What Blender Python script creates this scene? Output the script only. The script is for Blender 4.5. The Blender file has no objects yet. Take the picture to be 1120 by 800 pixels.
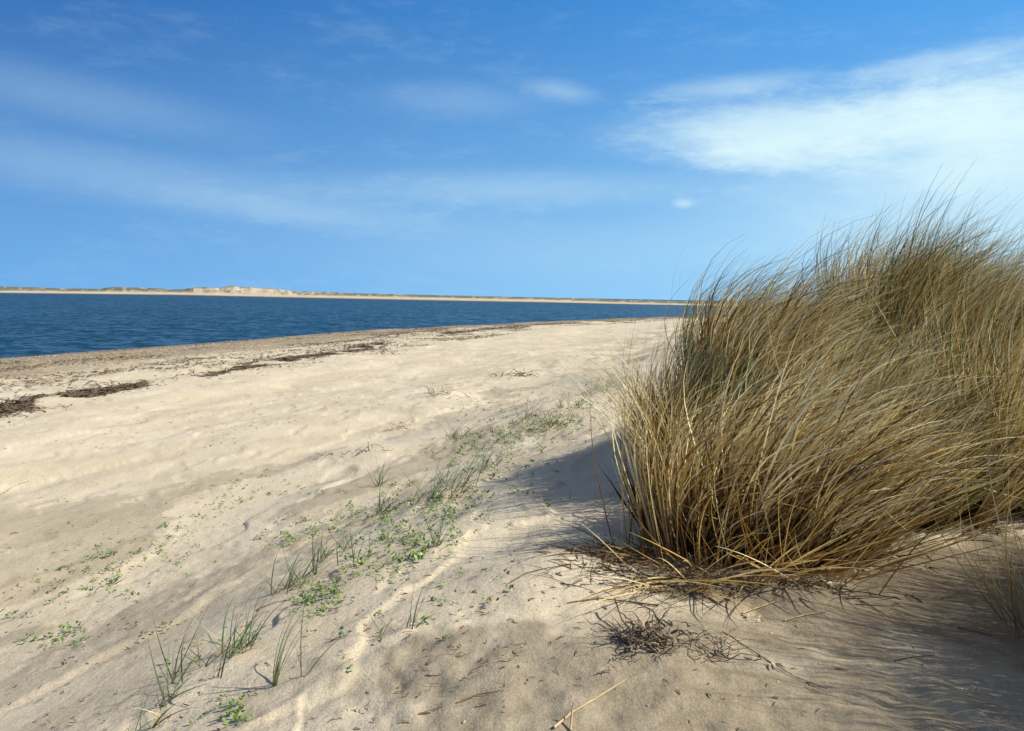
import bpy, math, random
import numpy as np
from mathutils import Matrix, Vector
R = math.radians
rng = np.random.default_rng(7)
random.seed(7)
scene = bpy.context.scene
col = scene.collection

# ------------------------------------------------------------------ camera
CAM = np.array([0.0, 0.0, 2.6])
PITCH, ROLL, F = R(4.93), R(1.10), 871.0
fw = np.array([0, math.cos(PITCH), -math.sin(PITCH)])
up0 = np.array([0, math.sin(PITCH), math.cos(PITCH)])
rt0 = np.array([1.0, 0, 0])
rt = math.cos(ROLL) * rt0 + math.sin(ROLL) * up0
up = -math.sin(ROLL) * rt0 + math.cos(ROLL) * up0
cd = bpy.data.cameras.new('camera')
cd.lens, cd.sensor_width, cd.clip_start, cd.clip_end = 28.0, 36.0, 0.05, 60000
cam = bpy.data.objects.new('camera', cd)
col.objects.link(cam)
cam.matrix_world = Matrix(((rt[0], up[0], -fw[0], CAM[0]), (rt[1], up[1], -fw[1], CAM[1]),
                           (rt[2], up[2], -fw[2], CAM[2]), (0, 0, 0, 1)))
scene.camera = cam

def ray(px, py):
    d = fw * F + rt * (px - 560.0) - up * (py - 400.0)
    return d / np.linalg.norm(d)
def azel(px, py):
    d = ray(px, py)
    return math.atan2(d[0], d[1]), math.asin(d[2])
def unproj(px, py, z=0.0):
    d = ray(px, py)
    return CAM + d * (z - CAM[2]) / d[2]

# ------------------------------------------------------------------ sun and sky
SUN_EL, SUN_AZ = R(41), R(97)          # azimuth measured from +Y towards +X
sv = Vector((math.sin(SUN_AZ) * math.cos(SUN_EL), math.cos(SUN_AZ) * math.cos(SUN_EL), math.sin(SUN_EL)))
sd = bpy.data.lights.new('sun', 'SUN')
sd.energy, sd.angle, sd.color = 5.0, R(0.53), (1.0, 0.94, 0.82)
sun = bpy.data.objects.new('sun', sd)
col.objects.link(sun)
sun.rotation_euler = sv.to_track_quat('Z', 'Y').to_euler()

scene.view_settings.view_transform = 'Standard'
scene.view_settings.look = 'None'
scene.view_settings.exposure = 0.25
scene.view_settings.gamma = 1.0
scene.view_settings.use_curve_mapping = False
scene.render.engine = 'CYCLES'
scene.cycles.max_bounces = 6
scene.cycles.transparent_max_bounces = 4

class NT:
    """small helper to write node trees"""
    def __init__(s, tree):
        s.t = tree
        tree.nodes.clear()
    def n(s, kind, **kw):
        nd = s.t.nodes.new(kind)
        ins = kw.pop('ins', {})
        for k, v in kw.items():
            setattr(nd, k, v)
        for k, v in ins.items():
            s.set(nd.inputs[k], v)
        return nd
    def set(s, sock, v):
        if isinstance(v, bpy.types.NodeSocket):
            s.t.links.new(v, sock)
        else:
            sock.default_value = v
    def m(s, op, a, b=0.0, c=0.0, clamp=False):
        nd = s.t.nodes.new('ShaderNodeMath')
        nd.operation = op
        nd.use_clamp = clamp
        s.set(nd.inputs[0], a); s.set(nd.inputs[1], b); s.set(nd.inputs[2], c)
        return nd.outputs[0]
    def mix(s, f, a, b, blend='MIX'):
        nd = s.t.nodes.new('ShaderNodeMix')
        nd.data_type = 'RGBA'
        nd.blend_type = blend
        s.set(nd.inputs[0], f); s.set(nd.inputs[6], a); s.set(nd.inputs[7], b)
        return nd.outputs[2]
    def sm(s, x, lo, hi, a=0.0, b=1.0):
        nd = s.t.nodes.new('ShaderNodeMapRange')
        nd.interpolation_type = 'SMOOTHSTEP'
        s.set(nd.inputs[0], x)
        for i, v in enumerate((lo, hi, a, b)):
            s.set(nd.inputs[i + 1], v)
        return nd.outputs[0]
    def noise(s, vec, scale, detail=4.0, rough=0.55, dist=0.0):
        return s.n('ShaderNodeTexNoise', ins={'Vector': vec, 'Scale': scale, 'Detail': detail,
                   'Roughness': rough, 'Distortion': dist}).outputs[0]
    def mapping(s, vec, scale=(1, 1, 1), rot=(0, 0, 0), loc=(0, 0, 0)):
        return s.n('ShaderNodeMapping', ins={'Vector': vec, 'Scale': scale, 'Rotation': rot, 'Location': loc}).outputs[0]
    def attr(s, name):
        return s.n('ShaderNodeAttribute', attribute_name=name).outputs['Fac']

w = bpy.data.worlds.new("World")
scene.world = w
w.use_nodes = True
t = NT(w.node_tree)
out = t.n('ShaderNodeOutputWorld')
bg = t.n('ShaderNodeBackground')
t.t.links.new(bg.outputs[0], out.inputs[0])
sky = t.n('ShaderNodeTexSky', sky_type='NISHITA', sun_disc=False, sun_elevation=SUN_EL,
          sun_rotation=SUN_AZ, altitude=0, air_density=1.0, dust_density=0.0, ozone_density=3.0)
geo = t.n('ShaderNodeTexCoord').outputs['Generated']
sep = t.n('ShaderNodeSeparateXYZ', ins={0: geo})
dx, dy, dz = sep.outputs
AZ = t.m('ARCTAN2', dx, dy)
EL = t.m('ARCSINE', dz)
ae = t.n('ShaderNodeCombineXYZ', ins={0: AZ, 1: EL}).outputs[0]
# wind-drawn warp, the same for every cloud
wn = t.noise(t.mapping(ae, (7, 22, 1), (0, 0, R(-7))), 1.0, 6, 0.6)
wf = t.noise(t.mapping(ae, (22, 72, 1), (0, 0, R(-8))), 1.0, 10, 0.75)
warp = t.m('SUBTRACT', wn, 0.5)
fine = t.m('SUBTRACT', wf, 0.5)
def blob(px, py, rx, ry, tilt, strength, soft, wamp=0.9, famp=0.7):
    a0, e0 = azel(px, py)
    ca, sa = math.cos(R(tilt)), math.sin(R(tilt))
    u = t.m('SUBTRACT', AZ, a0)
    v = t.m('SUBTRACT', EL, e0)
    uu = t.m('DIVIDE', t.m('ADD', t.m('MULTIPLY', u, ca), t.m('MULTIPLY', v, sa)), rx / F)
    vv = t.m('DIVIDE', t.m('SUBTRACT', t.m('MULTIPLY', v, ca), t.m('MULTIPLY', u, sa)), ry / F)
    d = t.m('SQRT', t.m('ADD', t.m('MULTIPLY', uu, uu), t.m('MULTIPLY', vv, vv)))
    d = t.m('ADD', d, t.m('ADD', t.m('MULTIPLY', warp, wamp), t.m('MULTIPLY', fine, famp)))
    return t.sm(d, 1.0, 1.0 - soft, 0.0, strength)
blobs = [
    blob(880, 140, 250, 46, 1, 0.72, 0.85, .7, .7), blob(1085, 138, 200, 88, 3, 0.78, 1.0, .7, .6),
    blob(800, 96, 120, 17, 3, 0.34, 0.95, .7, .9), blob(1020, 70, 140, 18, 6, 0.36, 0.95, .7, .9),
    blob(850, 168, 130, 26, -4, 0.45, 0.9, .7, .8), blob(1000, 118, 120, 30, 4, 0.45, 1.0),
    blob(612, 100, 60, 16, -8, 0.24, 1.0, .6, 1.1), blob(748, 223, 18, 8, 0, 0.40, 1.0, .5, 1.0),
    blob(1120, 215, 400, 130, 0, 0.55, 1.0, .4, .3),
    blob(150, 195, 480, 40, -5, 0.15, 1.0, .7, .9), blob(560, 208, 320, 30, 1, 0.22, 1.0, .7, 1.0),
    blob(70, 105, 230, 34, -5, 0.12, 1.0), blob(500, 110, 130, 26, 0, 0.12, 1.0, .8, 1.0),
    blob(320, 232, 220, 24, -4, 0.13, 1.0, .7, .9), blob(700, 275, 520, 60, 0, 0.12, 1.0, .4, .3)]
keep = None
for b in blobs:
    k = t.m('SUBTRACT', 1.0, b)
    keep = k if keep is None else t.m('MULTIPLY', keep, k)
# thin mottled veil over the whole sky
veil = t.m('MULTIPLY', t.sm(t.m('ADD', wn, t.m('MULTIPLY', fine, .8)), .45, .85), .09)
keep = t.m('MULTIPLY', keep, t.m('SUBTRACT', 1.0, veil))
cloud = t.m('SUBTRACT', 1.0, keep, clamp=True)
skc = t.n('ShaderNodeHueSaturation', ins={'Saturation': 1.28, 'Value': 1.0, 'Color': sky.outputs[0]}).outputs[0]
# clear maritime air: deep blue overhead, light blue down to the horizon, brighter towards the sun
toward = t.sm(AZ, R(-45), R(50))
low = t.mix(toward, (1.6, 4.0, 7.5, 1), (3.5, 6.7, 8.8, 1))
top_ = t.mix(toward, (.08, .82, 3.2, 1), (.42, 2.8, 7.2, 1))
band = t.mix(t.m('POWER', t.sm(EL, R(-6), R(27)), .8), low, top_)
high = t.n('ShaderNodeHueSaturation', ins={'Saturation': .55, 'Value': .9, 'Color': sky.outputs[0]}).outputs[0]
skc = t.mix(t.sm(EL, R(25), R(45), 1.0, 0.0), high, band)
SKY_STR = 0.1
tot = t.mix(cloud, skc, (6.6, 8.4, 8.6, 1))
t.set(bg.inputs[0], tot)
bg.inputs[1].default_value = SKY_STR

# ------------------------------------------------------------------ helpers
def tag(o, label=None, cat=None, group=None, kind=None):
    if label: o['label'] = label
    if cat: o['category'] = cat
    if group: o['group'] = group
    if kind: o['kind'] = kind
    return o
def empty(name, loc):
    o = bpy.data.objects.new(name, None)
    o.empty_display_size = 0.1
    o.location = loc
    col.objects.link(o)
    return o
def mesh_np(name, verts, faces, mat, parent=None, attrs=None, smooth=True, origin=None):
    """faces: (n,k) int array with constant k"""
    verts = np.asarray(verts, dtype=np.float32)
    faces = np.asarray(faces, dtype=np.int32)
    if origin is not None:
        verts = verts - np.asarray(origin, dtype=np.float32)
    me = bpy.data.meshes.new(name)
    nf, k = faces.shape
    me.vertices.add(len(verts)); me.loops.add(nf * k); me.polygons.add(nf)
    me.vertices.foreach_set('co', verts.ravel())
    me.loops.foreach_set('vertex_index', faces.ravel())
    me.polygons.foreach_set('loop_start', np.arange(0, nf * k, k, dtype=np.int32))
    me.polygons.foreach_set('loop_total', np.full(nf, k, dtype=np.int32))
    me.polygons.foreach_set('use_smooth', np.full(nf, smooth, dtype=bool))
    for an, av in (attrs or {}).items():
        a = me.attributes.new(an, 'FLOAT', 'POINT')
        a.data.foreach_set('value', np.asarray(av, dtype=np.float32))
    me.update(calc_edges=True)
    me.materials.append(mat)
    o = bpy.data.objects.new(name, me)
    col.objects.link(o)
    if parent is not None:
        o.parent = parent
    elif origin is not None:
        o.location = tuple(origin)
    return o

def hash2(ix, iy, seed):
    h = (ix.astype(np.int64) * 374761393 + iy.astype(np.int64) * 668265263 + seed * 974634777) & 0xffffffff
    h = ((h ^ (h >> 13)) * 1274126177) & 0xffffffff
    return ((h ^ (h >> 16)) & 0xffff) / 65535.0
def vnoise(x, y, seed=0):
    x0, y0 = np.floor(x), np.floor(y)
    fx, fy = x - x0, y - y0
    fx = fx * fx * fx * (fx * (fx * 6 - 15) + 10); fy = fy * fy * fy * (fy * (fy * 6 - 15) + 10)
    a, b = hash2(x0, y0, seed), hash2(x0 + 1, y0, seed)
    c, d = hash2(x0, y0 + 1, seed), hash2(x0 + 1, y0 + 1, seed)
    return (a * (1 - fx) + b * fx) * (1 - fy) + (c * (1 - fx) + d * fx) * fy - 0.5
def fbm(x, y, o=4, seed=0, g=0.5):
    s, a = 0, 1.0
    for i in range(o):
        s = s + a * vnoise(x * 2 ** i + 17.3 * i, y * 2 ** i + 5.1 * i, seed + i)
        a *= g
    return s
def sstep(a, b, x):
    q = np.clip((x - a) / (b - a), 0, 1)
    return q * q * (3 - 2 * q)

# ------------------------------------------------------------------ terrain
shore = [(-70, -160), (-34, -20)]
for p in [(0, 392), (95, 385), (190, 378), (380, 363), (470, 358.5), (560, 354), (640, 350.5), (700, 348), (745, 346.8)]:
    q = unproj(*p); shore.append((q[0], q[1]))
lx, ly = shore[-1]
shore += [(lx + 60, ly + 45), (lx + 400, ly + 120), (lx + 6000, ly + 900)]
shore = np.array(shore)
def sdist(x, y):
    best = np.full(x.shape, 1e18); sign = np.ones(x.shape)
    for a, b in zip(shore[:-1], shore[1:]):
        d = b - a
        L2 = d @ d
        u = np.clip(((x - a[0]) * d[0] + (y - a[1]) * d[1]) / L2, 0, 1)
        ex, ey = x - (a[0] + u * d[0]), y - (a[1] + u * d[1])
        q = ex * ex + ey * ey
        cr = ex * d[1] - ey * d[0]
        m = q < best
        best = np.where(m, q, best); sign = np.where(m, np.where(cr >= 0, 1.0, -1.0), sign)
    return np.sqrt(best) * sign
PS = [-400, -30, -6, 0, 4, 9, 11, 14, 17, 22, 27, 60, 400]
PZ = [-14, -2.2, -.4, 0, .28, .50, .56, .64, .70, .86, 1.0, 1.5, 2.5]
DIRU = np.array([.30, .954])            # along the beach
hum = []                                # small hummocks (x, y, height, radius)
def base_h(x, y):
    s = sdist(x, y)
    s = s + 0.5 * fbm(x * .12, y * .12, 3, 3) * np.clip((s + 6) / 10, 0, 1)
    z = np.interp(s, PS, PZ)
    tt = (x + 1.3) * .954 - (y - 3) * .30
    z = z + .50 * sstep(-2.3, 1.5, tt + .8 * fbm(x * .5, y * .3, 2, 9))
    z = z + .62 * np.exp(-.5 * (((x - 2.55) / 1.1) ** 2 + ((y - 5.6) / .75) ** 2))
    z = z + .27 * np.exp(-.5 * (((x - 1.45) / .5) ** 2 + ((y - 4.9) / .6) ** 2))
    z = z + .9 * sstep(4.5, 12, tt) + sstep(6, 14, tt) * .8 * fbm(x * .12, y * .12, 3, 31)
    return z, s, tt
def height(x, y):
    x = np.asarray(x, dtype=float); y = np.asarray(y, dtype=float)
    z, s, tt = base_h(x, y)
    u = x * .954 - y * .30; v = x * .30 + y * .954
    land = np.clip(s / 4, 0, 1)
    z = z + land * (.16 * fbm(u * .35, v * .16, 3, 21) + .024 * fbm(u * 1.5, v * .55, 3, 22))
    # wind-scoured ledges
    n = fbm(u * 1.3 + .4 * fbm(u * 2, v * 2, 2, 5), v * .33, 4, 40)
    z = z + land * .016 * sstep(-.02, .06, n)
    z = z + land * (.008 * fbm(x * 5, y * 5, 3, 50, .6))
    z = z - land * .010 * sstep(.16, .30, fbm(x * 2.6, y * 1.5, 3, 55))
    rough = sstep(-.1, .3, fbm(x * .6, y * .6, 2, 61)) * sstep(-2.5, 0, tt) * land
    z = z + rough * .016 * fbm(x * 11, y * 11, 2, 62)
    for hx, hy, hh, hr in hum:
        r2 = ((x - hx) ** 2 + (y - hy) ** 2) / hr ** 2
        z = z + hh * np.exp(-.5 * r2)
    return z
def hit(px, py):
    """first ground point seen through this place of the view"""
    d = ray(px, py)
    ts = np.geomspace(.8, 400, 1500)
    P = CAM[None] + ts[:, None] * d[None]
    dlt = P[:, 2] - height(P[:, 0], P[:, 1])
    i = int(np.argmax(dlt < 0))
    a, b = ts[i - 1], ts[i]
    t_ = a + (b - a) * dlt[i - 1] / (dlt[i - 1] - dlt[i])
    p = CAM + d * t_
    p[2] = height(p[0], p[1])
    return p
_h = []
for px, py, hh, hr in [(432, 472, .05, .22), (412, 492, .035, .2), (485, 433, .09, .28), (560, 410, .10, .35), (465, 450, .05, .3),
                       (370, 498, .03, .25), (880, 655, .03, .12), (600, 625, .05, .2), (640, 640, .03, .2), (560, 700, .03, .25),
                       (720, 715, .03, .14), (780, 715, .02, .16), (330, 640, .03, .2), (240, 735, .03, .16), (480, 540, .04, .25),
                       (590, 465, .06, .5), (700, 372, .10, 1.3), (640, 395, .12, .9), (520, 640, .02, .25), (400, 720, .02, .2)]:
    p = hit(px, py); _h.append((p[0], p[1], hh, hr))
hum += _h

# polar sheet round the viewpoint, dense where the picture looks
ang = np.concatenate([np.linspace(-180, -46, 70, endpoint=False), np.linspace(-46, 46, 820, endpoint=False), np.linspace(46, 180, 70, endpoint=False)])
ang = np.radians(ang)
rad = np.concatenate([[.25], np.geomspace(.6, 60, 560), np.geomspace(62, 9000, 90)])
AA, RR = np.meshgrid(ang, rad)
X = RR * np.sin(AA); Y = RR * np.cos(AA)
Z = height(X, Y)
_, S, TT = base_h(X, Y)
nr, na = X.shape
ii, jj = np.meshgrid(np.arange(nr - 1), np.arange(na), indexing='ij')
j2 = (jj + 1) % na
faces = np.stack([ii * na + jj, ii * na + j2, (ii + 1) * na + j2, (ii + 1) * na + jj], -1).reshape(-1, 4)[:, ::-1]
U = X * .954 - Y * .30; V = X * .30 + Y * .954
wv = fbm(U * .5, V * .12, 3, 70)
gravel = sstep(-1, .4, S) * (1 - sstep(8.0, 10.8, S + 2.4 * wv + 1.2 * fbm(U * 1.5, V * .3, 3, 71)))
pale = sstep(9.5, 11, S) * (1 - sstep(12, 14, S))
wet = 1 - sstep(.25, 1.4, S + .8 * wv)
damp_shade = .45 * sstep(.07, .12, fbm(U * 1.9 + .3 * fbm(U * 4, V * 1.5, 2, 81), V * .5, 4, 80, .65)) * sstep(19, 22, S)
damp_shade = damp_shade * (1 - .75 * sstep(-.9, .3, TT))
# compact darker sand before the grass; towards the right, shade put into the colour
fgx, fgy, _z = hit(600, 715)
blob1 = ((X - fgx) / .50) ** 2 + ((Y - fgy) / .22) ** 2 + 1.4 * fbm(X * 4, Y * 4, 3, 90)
damp_shade2 = .8 * (1 - sstep(.45, 1.3, blob1))
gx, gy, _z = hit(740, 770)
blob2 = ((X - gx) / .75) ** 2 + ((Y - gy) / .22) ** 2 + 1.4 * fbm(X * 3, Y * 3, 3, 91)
damp_shade2 = np.maximum(damp_shade2, .8 * (1 - sstep(.7, 1.3, blob2)))
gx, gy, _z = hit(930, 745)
blob4 = ((X - gx) / 1.5) ** 2 + ((Y - gy) / .70) ** 2 + .9 * fbm(X * 2.2, Y * 2.2, 4, 93)  # near corner: part damp sand, part painted shade
damp_shade2 = np.maximum(damp_shade2, (.82 - .3 * sstep(-.1, .2, fbm(X * 3, Y * 5, 3, 94))) * (1 - sstep(.15, 1.25, blob4)))
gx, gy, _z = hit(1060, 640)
blob3 = ((X - gx) / 1.3) ** 2 + ((Y - gy) / .85) ** 2 + 1.2 * fbm(X * 3, Y * 3, 3, 92)  # shade of the right hollow, painted into the sand colour
damp_shade2 = np.maximum(damp_shade2, 1.0 * (1 - sstep(.6, 1.3, blob3)))
damp_shade = np.maximum(damp_shade, damp_shade2)
fore = sstep(-3.0, 1.0, TT) * (1 - sstep(12, 30, RR))

def mat(name):
    m = bpy.data.materials.new(name)
    m.use_nodes = True
    q = NT(m.node_tree)
    o = q.n('ShaderNodeOutputMaterial')
    b = q.n('ShaderNodeBsdfPrincipled')
    q.t.links.new(b.outputs[0], o.inputs[0])
    return m, q, b, o

def C(r, g, b): return (r, g, b, 1)
sandm, q, b, _ = mat('sand')
P = q.n('ShaderNodeNewGeometry').outputs['Position']
n1 = q.noise(P, .9, 5, .6); n2 = q.noise(P, 9, 5, .65); n3 = q.noise(P, 140, 3, .7); n4 = q.noise(P, 600, 2, .6)
nS = q.noise(q.mapping(P, (2.2, .45, 1), (0, 0, R(17))), 1.0, 6, .65)
c = q.mix(q.sm(n1, .35, .65), C(.585, .49, .345), C(.675, .58, .425))
c = q.mix(q.sm(nS, .48, .66, 0, .45), c, C(.57, .465, .31))
c = q.mix(q.sm(n2, .55, .75, 0, .35), c, C(.68, .57, .40))
c = q.mix(q.m('MULTIPLY', q.attr('damp_shade'), q.sm(n2, .25, .6, .65, .95)), c, C(.23, .185, .12))  # damp tone, also carrying the painted shade at the right
g1 = q.n('ShaderNodeTexVoronoi', ins={'Vector': P, 'Scale': 14}).outputs['Color']
gsep = q.n('ShaderNodeSeparateColor', ins={0: g1}).outputs[0]
gc = q.mix(q.sm(gsep, .2, .9), C(.20, .145, .085), C(.40, .315, .20))
c = q.mix(q.m('MULTIPLY', q.attr('gravel'), .85), c, gc)
c = q.mix(q.m('MULTIPLY', q.attr('wet'), .8), c, C(.10, .085, .07))
grain = q.sm(n3, .3, .7, .80, 1.10)
c = q.mix(1.0, c, q.n('ShaderNodeCombineColor', ins={0: grain, 1: grain, 2: grain}).outputs[0], 'MULTIPLY')
sp = q.sm(n4, .66, .74, 0, .5)
c = q.mix(sp, c, C(.16, .11, .07))
q.set(b.inputs['Base Color'], c)
q.set(b.inputs['Roughness'], q.mix(q.attr('wet'), C(.92, .92, .92), C(.3, .3, .3)))
b.inputs['Specular IOR Level'].default_value = .25
bp3 = q.n('ShaderNodeBump', ins={'Strength': .4, 'Distance': .018, 'Height': q.noise(q.mapping(P, (3.2, 1.2, 1), (0, 0, R(17))), 3.0, 5, .65)})
bp1 = q.n('ShaderNodeBump', ins={'Strength': .55, 'Distance': .012, 'Height': q.noise(P, 28, 4, .6), 'Normal': bp3.outputs[0]})
bp2 = q.n('ShaderNodeBump', ins={'Strength': .55, 'Distance': .005, 'Height': q.noise(P, 150, 4, .75), 'Normal': bp1.outputs[0]})
q.set(b.inputs['Normal'], bp2.outputs[0])
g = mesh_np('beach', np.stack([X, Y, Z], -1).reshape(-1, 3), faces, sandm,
            attrs={'gravel': gravel.ravel(), 'wet': wet.ravel(), 'damp_shade': damp_shade.ravel(), 'fore': fore.ravel()})
tag(g, kind='structure')
# close the hole under the viewpoint
vv = np.stack([X[0], Y[0], Z[0]], -1)
cap_f = np.array([[0, j, j + 1] for j in range(1, na - 1)])
import bmesh
bm = bmesh.new(); bm.from_mesh(g.data); bm.verts.ensure_lookup_table()
bm.faces.new([bm.verts[j] for j in range(na)][::-1]); bm.to_mesh(g.data); bm.free()

# ------------------------------------------------------------------ sea
seam, q, b, _ = mat('sea_water')
P = q.n('ShaderNodeNewGeometry').outputs['Position']
big = q.noise(q.mapping(P, (1, .35, 1), (0, 0, R(-12))), .05, 4, .6)
q.set(b.inputs['Base Color'], q.mix(q.sm(big, .35, .65), C(.005, .030, .046), C(.007, .040, .060)))
b.inputs['Roughness'].default_value = .22
b.inputs['IOR'].default_value = 1.33
b.inputs['Specular IOR Level'].default_value = .18
gust = q.sm(q.noise(q.mapping(P, (.35, 1, 1), (0, 0, R(-20))), .035, 4, .6), .35, .65, .75, 1.15)
def ripple(sx, sy, rot, amp):
    nd = q.n('ShaderNodeTexNoise', ins={'Vector': q.mapping(P, (sx, sy, 1), (0, 0, R(rot))), 'Scale': 1.0, 'Detail': 4.0, 'Roughness': .6})
    v_ = q.n('ShaderNodeVectorMath', operation='SUBTRACT', ins={0: nd.outputs['Color'], 1: (.5, .5, .5)}).outputs[0]
    return q.n('ShaderNodeVectorMath', operation='MULTIPLY', ins={0: v_, 1: (amp, amp, 0)}).outputs[0]
r1 = ripple(1.8, 3.4, -18, .95); r2 = ripple(.55, .9, -10, .5)
rs_ = q.n('ShaderNodeVectorMath', operation='ADD', ins={0: r1, 1: r2}).outputs[0]
rs_ = q.n('ShaderNodeVectorMath', operation='SCALE', ins={0: rs_, 'Scale': gust}).outputs[0]
nn_ = q.n('ShaderNodeVectorMath', operation='ADD', ins={0: rs_, 1: (0, -.12, 1)}).outputs[0]
q.set(b.inputs['Normal'], q.n('ShaderNodeVectorMath', operation='NORMALIZE', ins={0: nn_}).outputs[0])
rs = np.array([.1, 60, 150, 400, 1200, 4000, 12000, 40000])
aa = np.linspace(0, 2 * np.pi, 96, endpoint=False)
A2, R2 = np.meshgrid(aa, rs)
vs = np.stack([R2 * np.cos(A2), R2 * np.sin(A2), 0 * R2], -1).reshape(-1, 3)
i2, k2 = np.meshgrid(np.arange(len(rs) - 1), np.arange(96), indexing='ij')
f2 = np.stack([i2 * 96 + k2, (i2 + 1) * 96 + k2, (i2 + 1) * 96 + (k2 + 1) % 96, i2 * 96 + (k2 + 1) % 96], -1).reshape(-1, 4)
tag(mesh_np('sea', vs, f2, seam), kind='structure')

# ------------------------------------------------------------------ far sand spit with dunes
WL = np.array([(-500, 313), (0, 321.2), (190, 323.6), (340, 327.0), (500, 330.0), (677, 333.2), (760, 334.6), (1120, 340.6), (1700, 350)])
TOP = np.array([(-500, 303), (-100, 311.5), (0, 313.4), (50, 315), (108, 316.4), (118, 314.6), (128, 313.9), (142, 314.8), (158, 314.6), (170, 315.6), (190, 316.8),
                (200, 316.6), (210, 315.2), (220, 313.9), (232, 315.0), (240, 315.4), (247, 313.6), (254, 312.6), (262, 314.0), (275, 314.3), (290, 315.2), (306, 316.4),
                (318, 318.3), (330, 319.0), (345, 319.2), (380, 320.6), (420, 321.7), (500, 323.5), (600, 325.6), (677, 327.6), (740, 329.2), (820, 331), (1120, 336.6), (1700, 347)])
SND = np.array([(-500, 309), (0, 318.6), (190, 320.2), (340, 323.2), (500, 326.6), (600, 328.4), (677, 331.0), (760, 333.2), (1120, 338.2), (1700, 348)])
pxs = np.concatenate([np.linspace(-500, 0, 60, endpoint=False), np.linspace(0, 780, 780, endpoint=False), np.linspace(780, 1700, 90)])
rows_v, veg_v = [], []
DEPTH = np.array([-60, -8, 0, 6, 25, 45, 60, 72, 84, 95, 105, 116, 130, 150, 190, 300])
for px in pxs:
    wl = np.interp(px, WL[:, 0], WL[:, 1]); tp = np.interp(px, TOP[:, 0], TOP[:, 1]); sn = np.interp(px, SND[:, 0], SND[:, 1])
    p0 = unproj(px, wl)
    hd = np.array([p0[0], p0[1]]); D = np.linalg.norm(hd); hd /= D
    def zat(py, dist):
        d = ray(px, py); return CAM[2] + d[2] * dist / math.hypot(d[0], d[1])
    zs, zt = zat(sn, D + 60), zat(tp, D + 105)
    for k, dp in enumerate(DEPTH):
        if dp <= 0: z = dp * .03
        elif dp <= 60: z = zs * (dp / 60) ** .8
        elif dp <= 105:
            q_ = (dp - 60) / 45
            z = zs + (zt - zs) * (q_ ** .8)
        else: z = zt * max(.15, 1 - (dp - 105) / 110) if zt > 0 else zt
        rows_v.append((hd[0] * (D + dp), hd[1] * (D + dp), z))
rows_v = np.array(rows_v)
nD = len(DEPTH)
dj = np.tile(DEPTH, len(pxs)); pj = np.repeat(pxs, nD)
dune = np.clip((dj - 55) / 10, 0, 1) * (dj < 104)
amp = np.where((pj > 195) & (pj < 335), .45, .12)
rows_v[:, 2] += dune * amp * 2 * fbm(pj * .12, dj * .05, 3, 101)
main = np.exp(-.5 * ((pj - 285) / 32) ** 2) + .6 * np.exp(-.5 * ((pj - 228) / 14) ** 2)
veg = np.clip((dj - 58) / 8, 0, 1) * np.clip(1.1 - 1.2 * main * (dj < 96) + 1.5 * fbm(pj * .22, dj * .08, 3, 111), 0, 1)
mud = ((dj >= 0) & (dj <= 6)) * 1.0
i3, k3 = np.meshgrid(np.arange(len(pxs) - 1), np.arange(nD - 1), indexing='ij')
f3 = np.stack([i3 * nD + k3, (i3 + 1) * nD + k3, (i3 + 1) * nD + k3 + 1, i3 * nD + k3 + 1], -1).reshape(-1, 4)
spitm, q, b, _ = mat('far_sand_and_marram')
P = q.n('ShaderNodeNewGeometry').outputs['Position']
nz = q.noise(q.mapping(P, (1, 1, 4)), .22, 4, .6)
sc_ = q.mix(q.sm(nz, .4, .6), C(.50, .40, .27), C(.60, .50, .35))
vc = q.mix(q.sm(nz, .35, .65), C(.075, .085, .05), C(.17, .165, .09))
c = q.mix(q.attr('veg'), sc_, vc)
c = q.mix(q.attr('mud'), c, C(.05, .05, .05))
q.set(b.inputs['Base Color'], c)
b.inputs['Roughness'].default_value = .95
tag(mesh_np('sand_spit', rows_v, f3, spitm, attrs={'veg': veg, 'mud': mud}), kind='structure')

# ------------------------------------------------------------------ plant materials
def blade_mat(name, stops, stalk, tr=.22, rough=.5):
    m, q, b, o = mat(name)
    r = q.n('ShaderNodeValToRGB', ins={0: q.attr('tint')})
    cr = r.color_ramp
    while len(cr.elements) < len(stops): cr.elements.new(.5)
    for e, (p, cc) in zip(cr.elements, stops):
        e.position = p; e.color = C(*cc)
    P = q.n('ShaderNodeNewGeometry').outputs['Position']
    nn = q.noise(P, 60, 3, .6)
    c = q.mix(q.sm(nn, .3, .75, 0, .35), r.outputs[0], C(*[x * .6 for x in stops[len(stops) // 2][1]]))
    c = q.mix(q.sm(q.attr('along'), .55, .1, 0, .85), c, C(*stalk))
    q.set(b.inputs['Base Color'], c)
    b.inputs['Roughness'].default_value = rough
    b.inputs['Specular IOR Level'].default_value = .28
    tl = q.n('ShaderNodeBsdfTranslucent', ins={'Color': c})
    mx = q.n('ShaderNodeMixShader', ins={0: tr})
    q.t.links.new(b.outputs[0], mx.inputs[1]); q.t.links.new(tl.outputs[0], mx.inputs[2])
    q.t.links.new(mx.outputs[0], o.inputs[0])
    return m
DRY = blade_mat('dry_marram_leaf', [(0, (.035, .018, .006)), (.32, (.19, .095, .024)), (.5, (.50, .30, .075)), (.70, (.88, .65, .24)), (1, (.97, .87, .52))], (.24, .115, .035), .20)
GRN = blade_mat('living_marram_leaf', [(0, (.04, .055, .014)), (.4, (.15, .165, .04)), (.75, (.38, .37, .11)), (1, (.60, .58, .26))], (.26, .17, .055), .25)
DARK = blade_mat('shade_dark_thatch', [(0, (.02, .012, .005)), (.5, (.06, .033, .013)), (.85, (.14, .08, .03)), (1, (.30, .18, .07))], (.03, .016, .007), .05, .9)  # dead thatch, toned near black to paint shade between the blades
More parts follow.
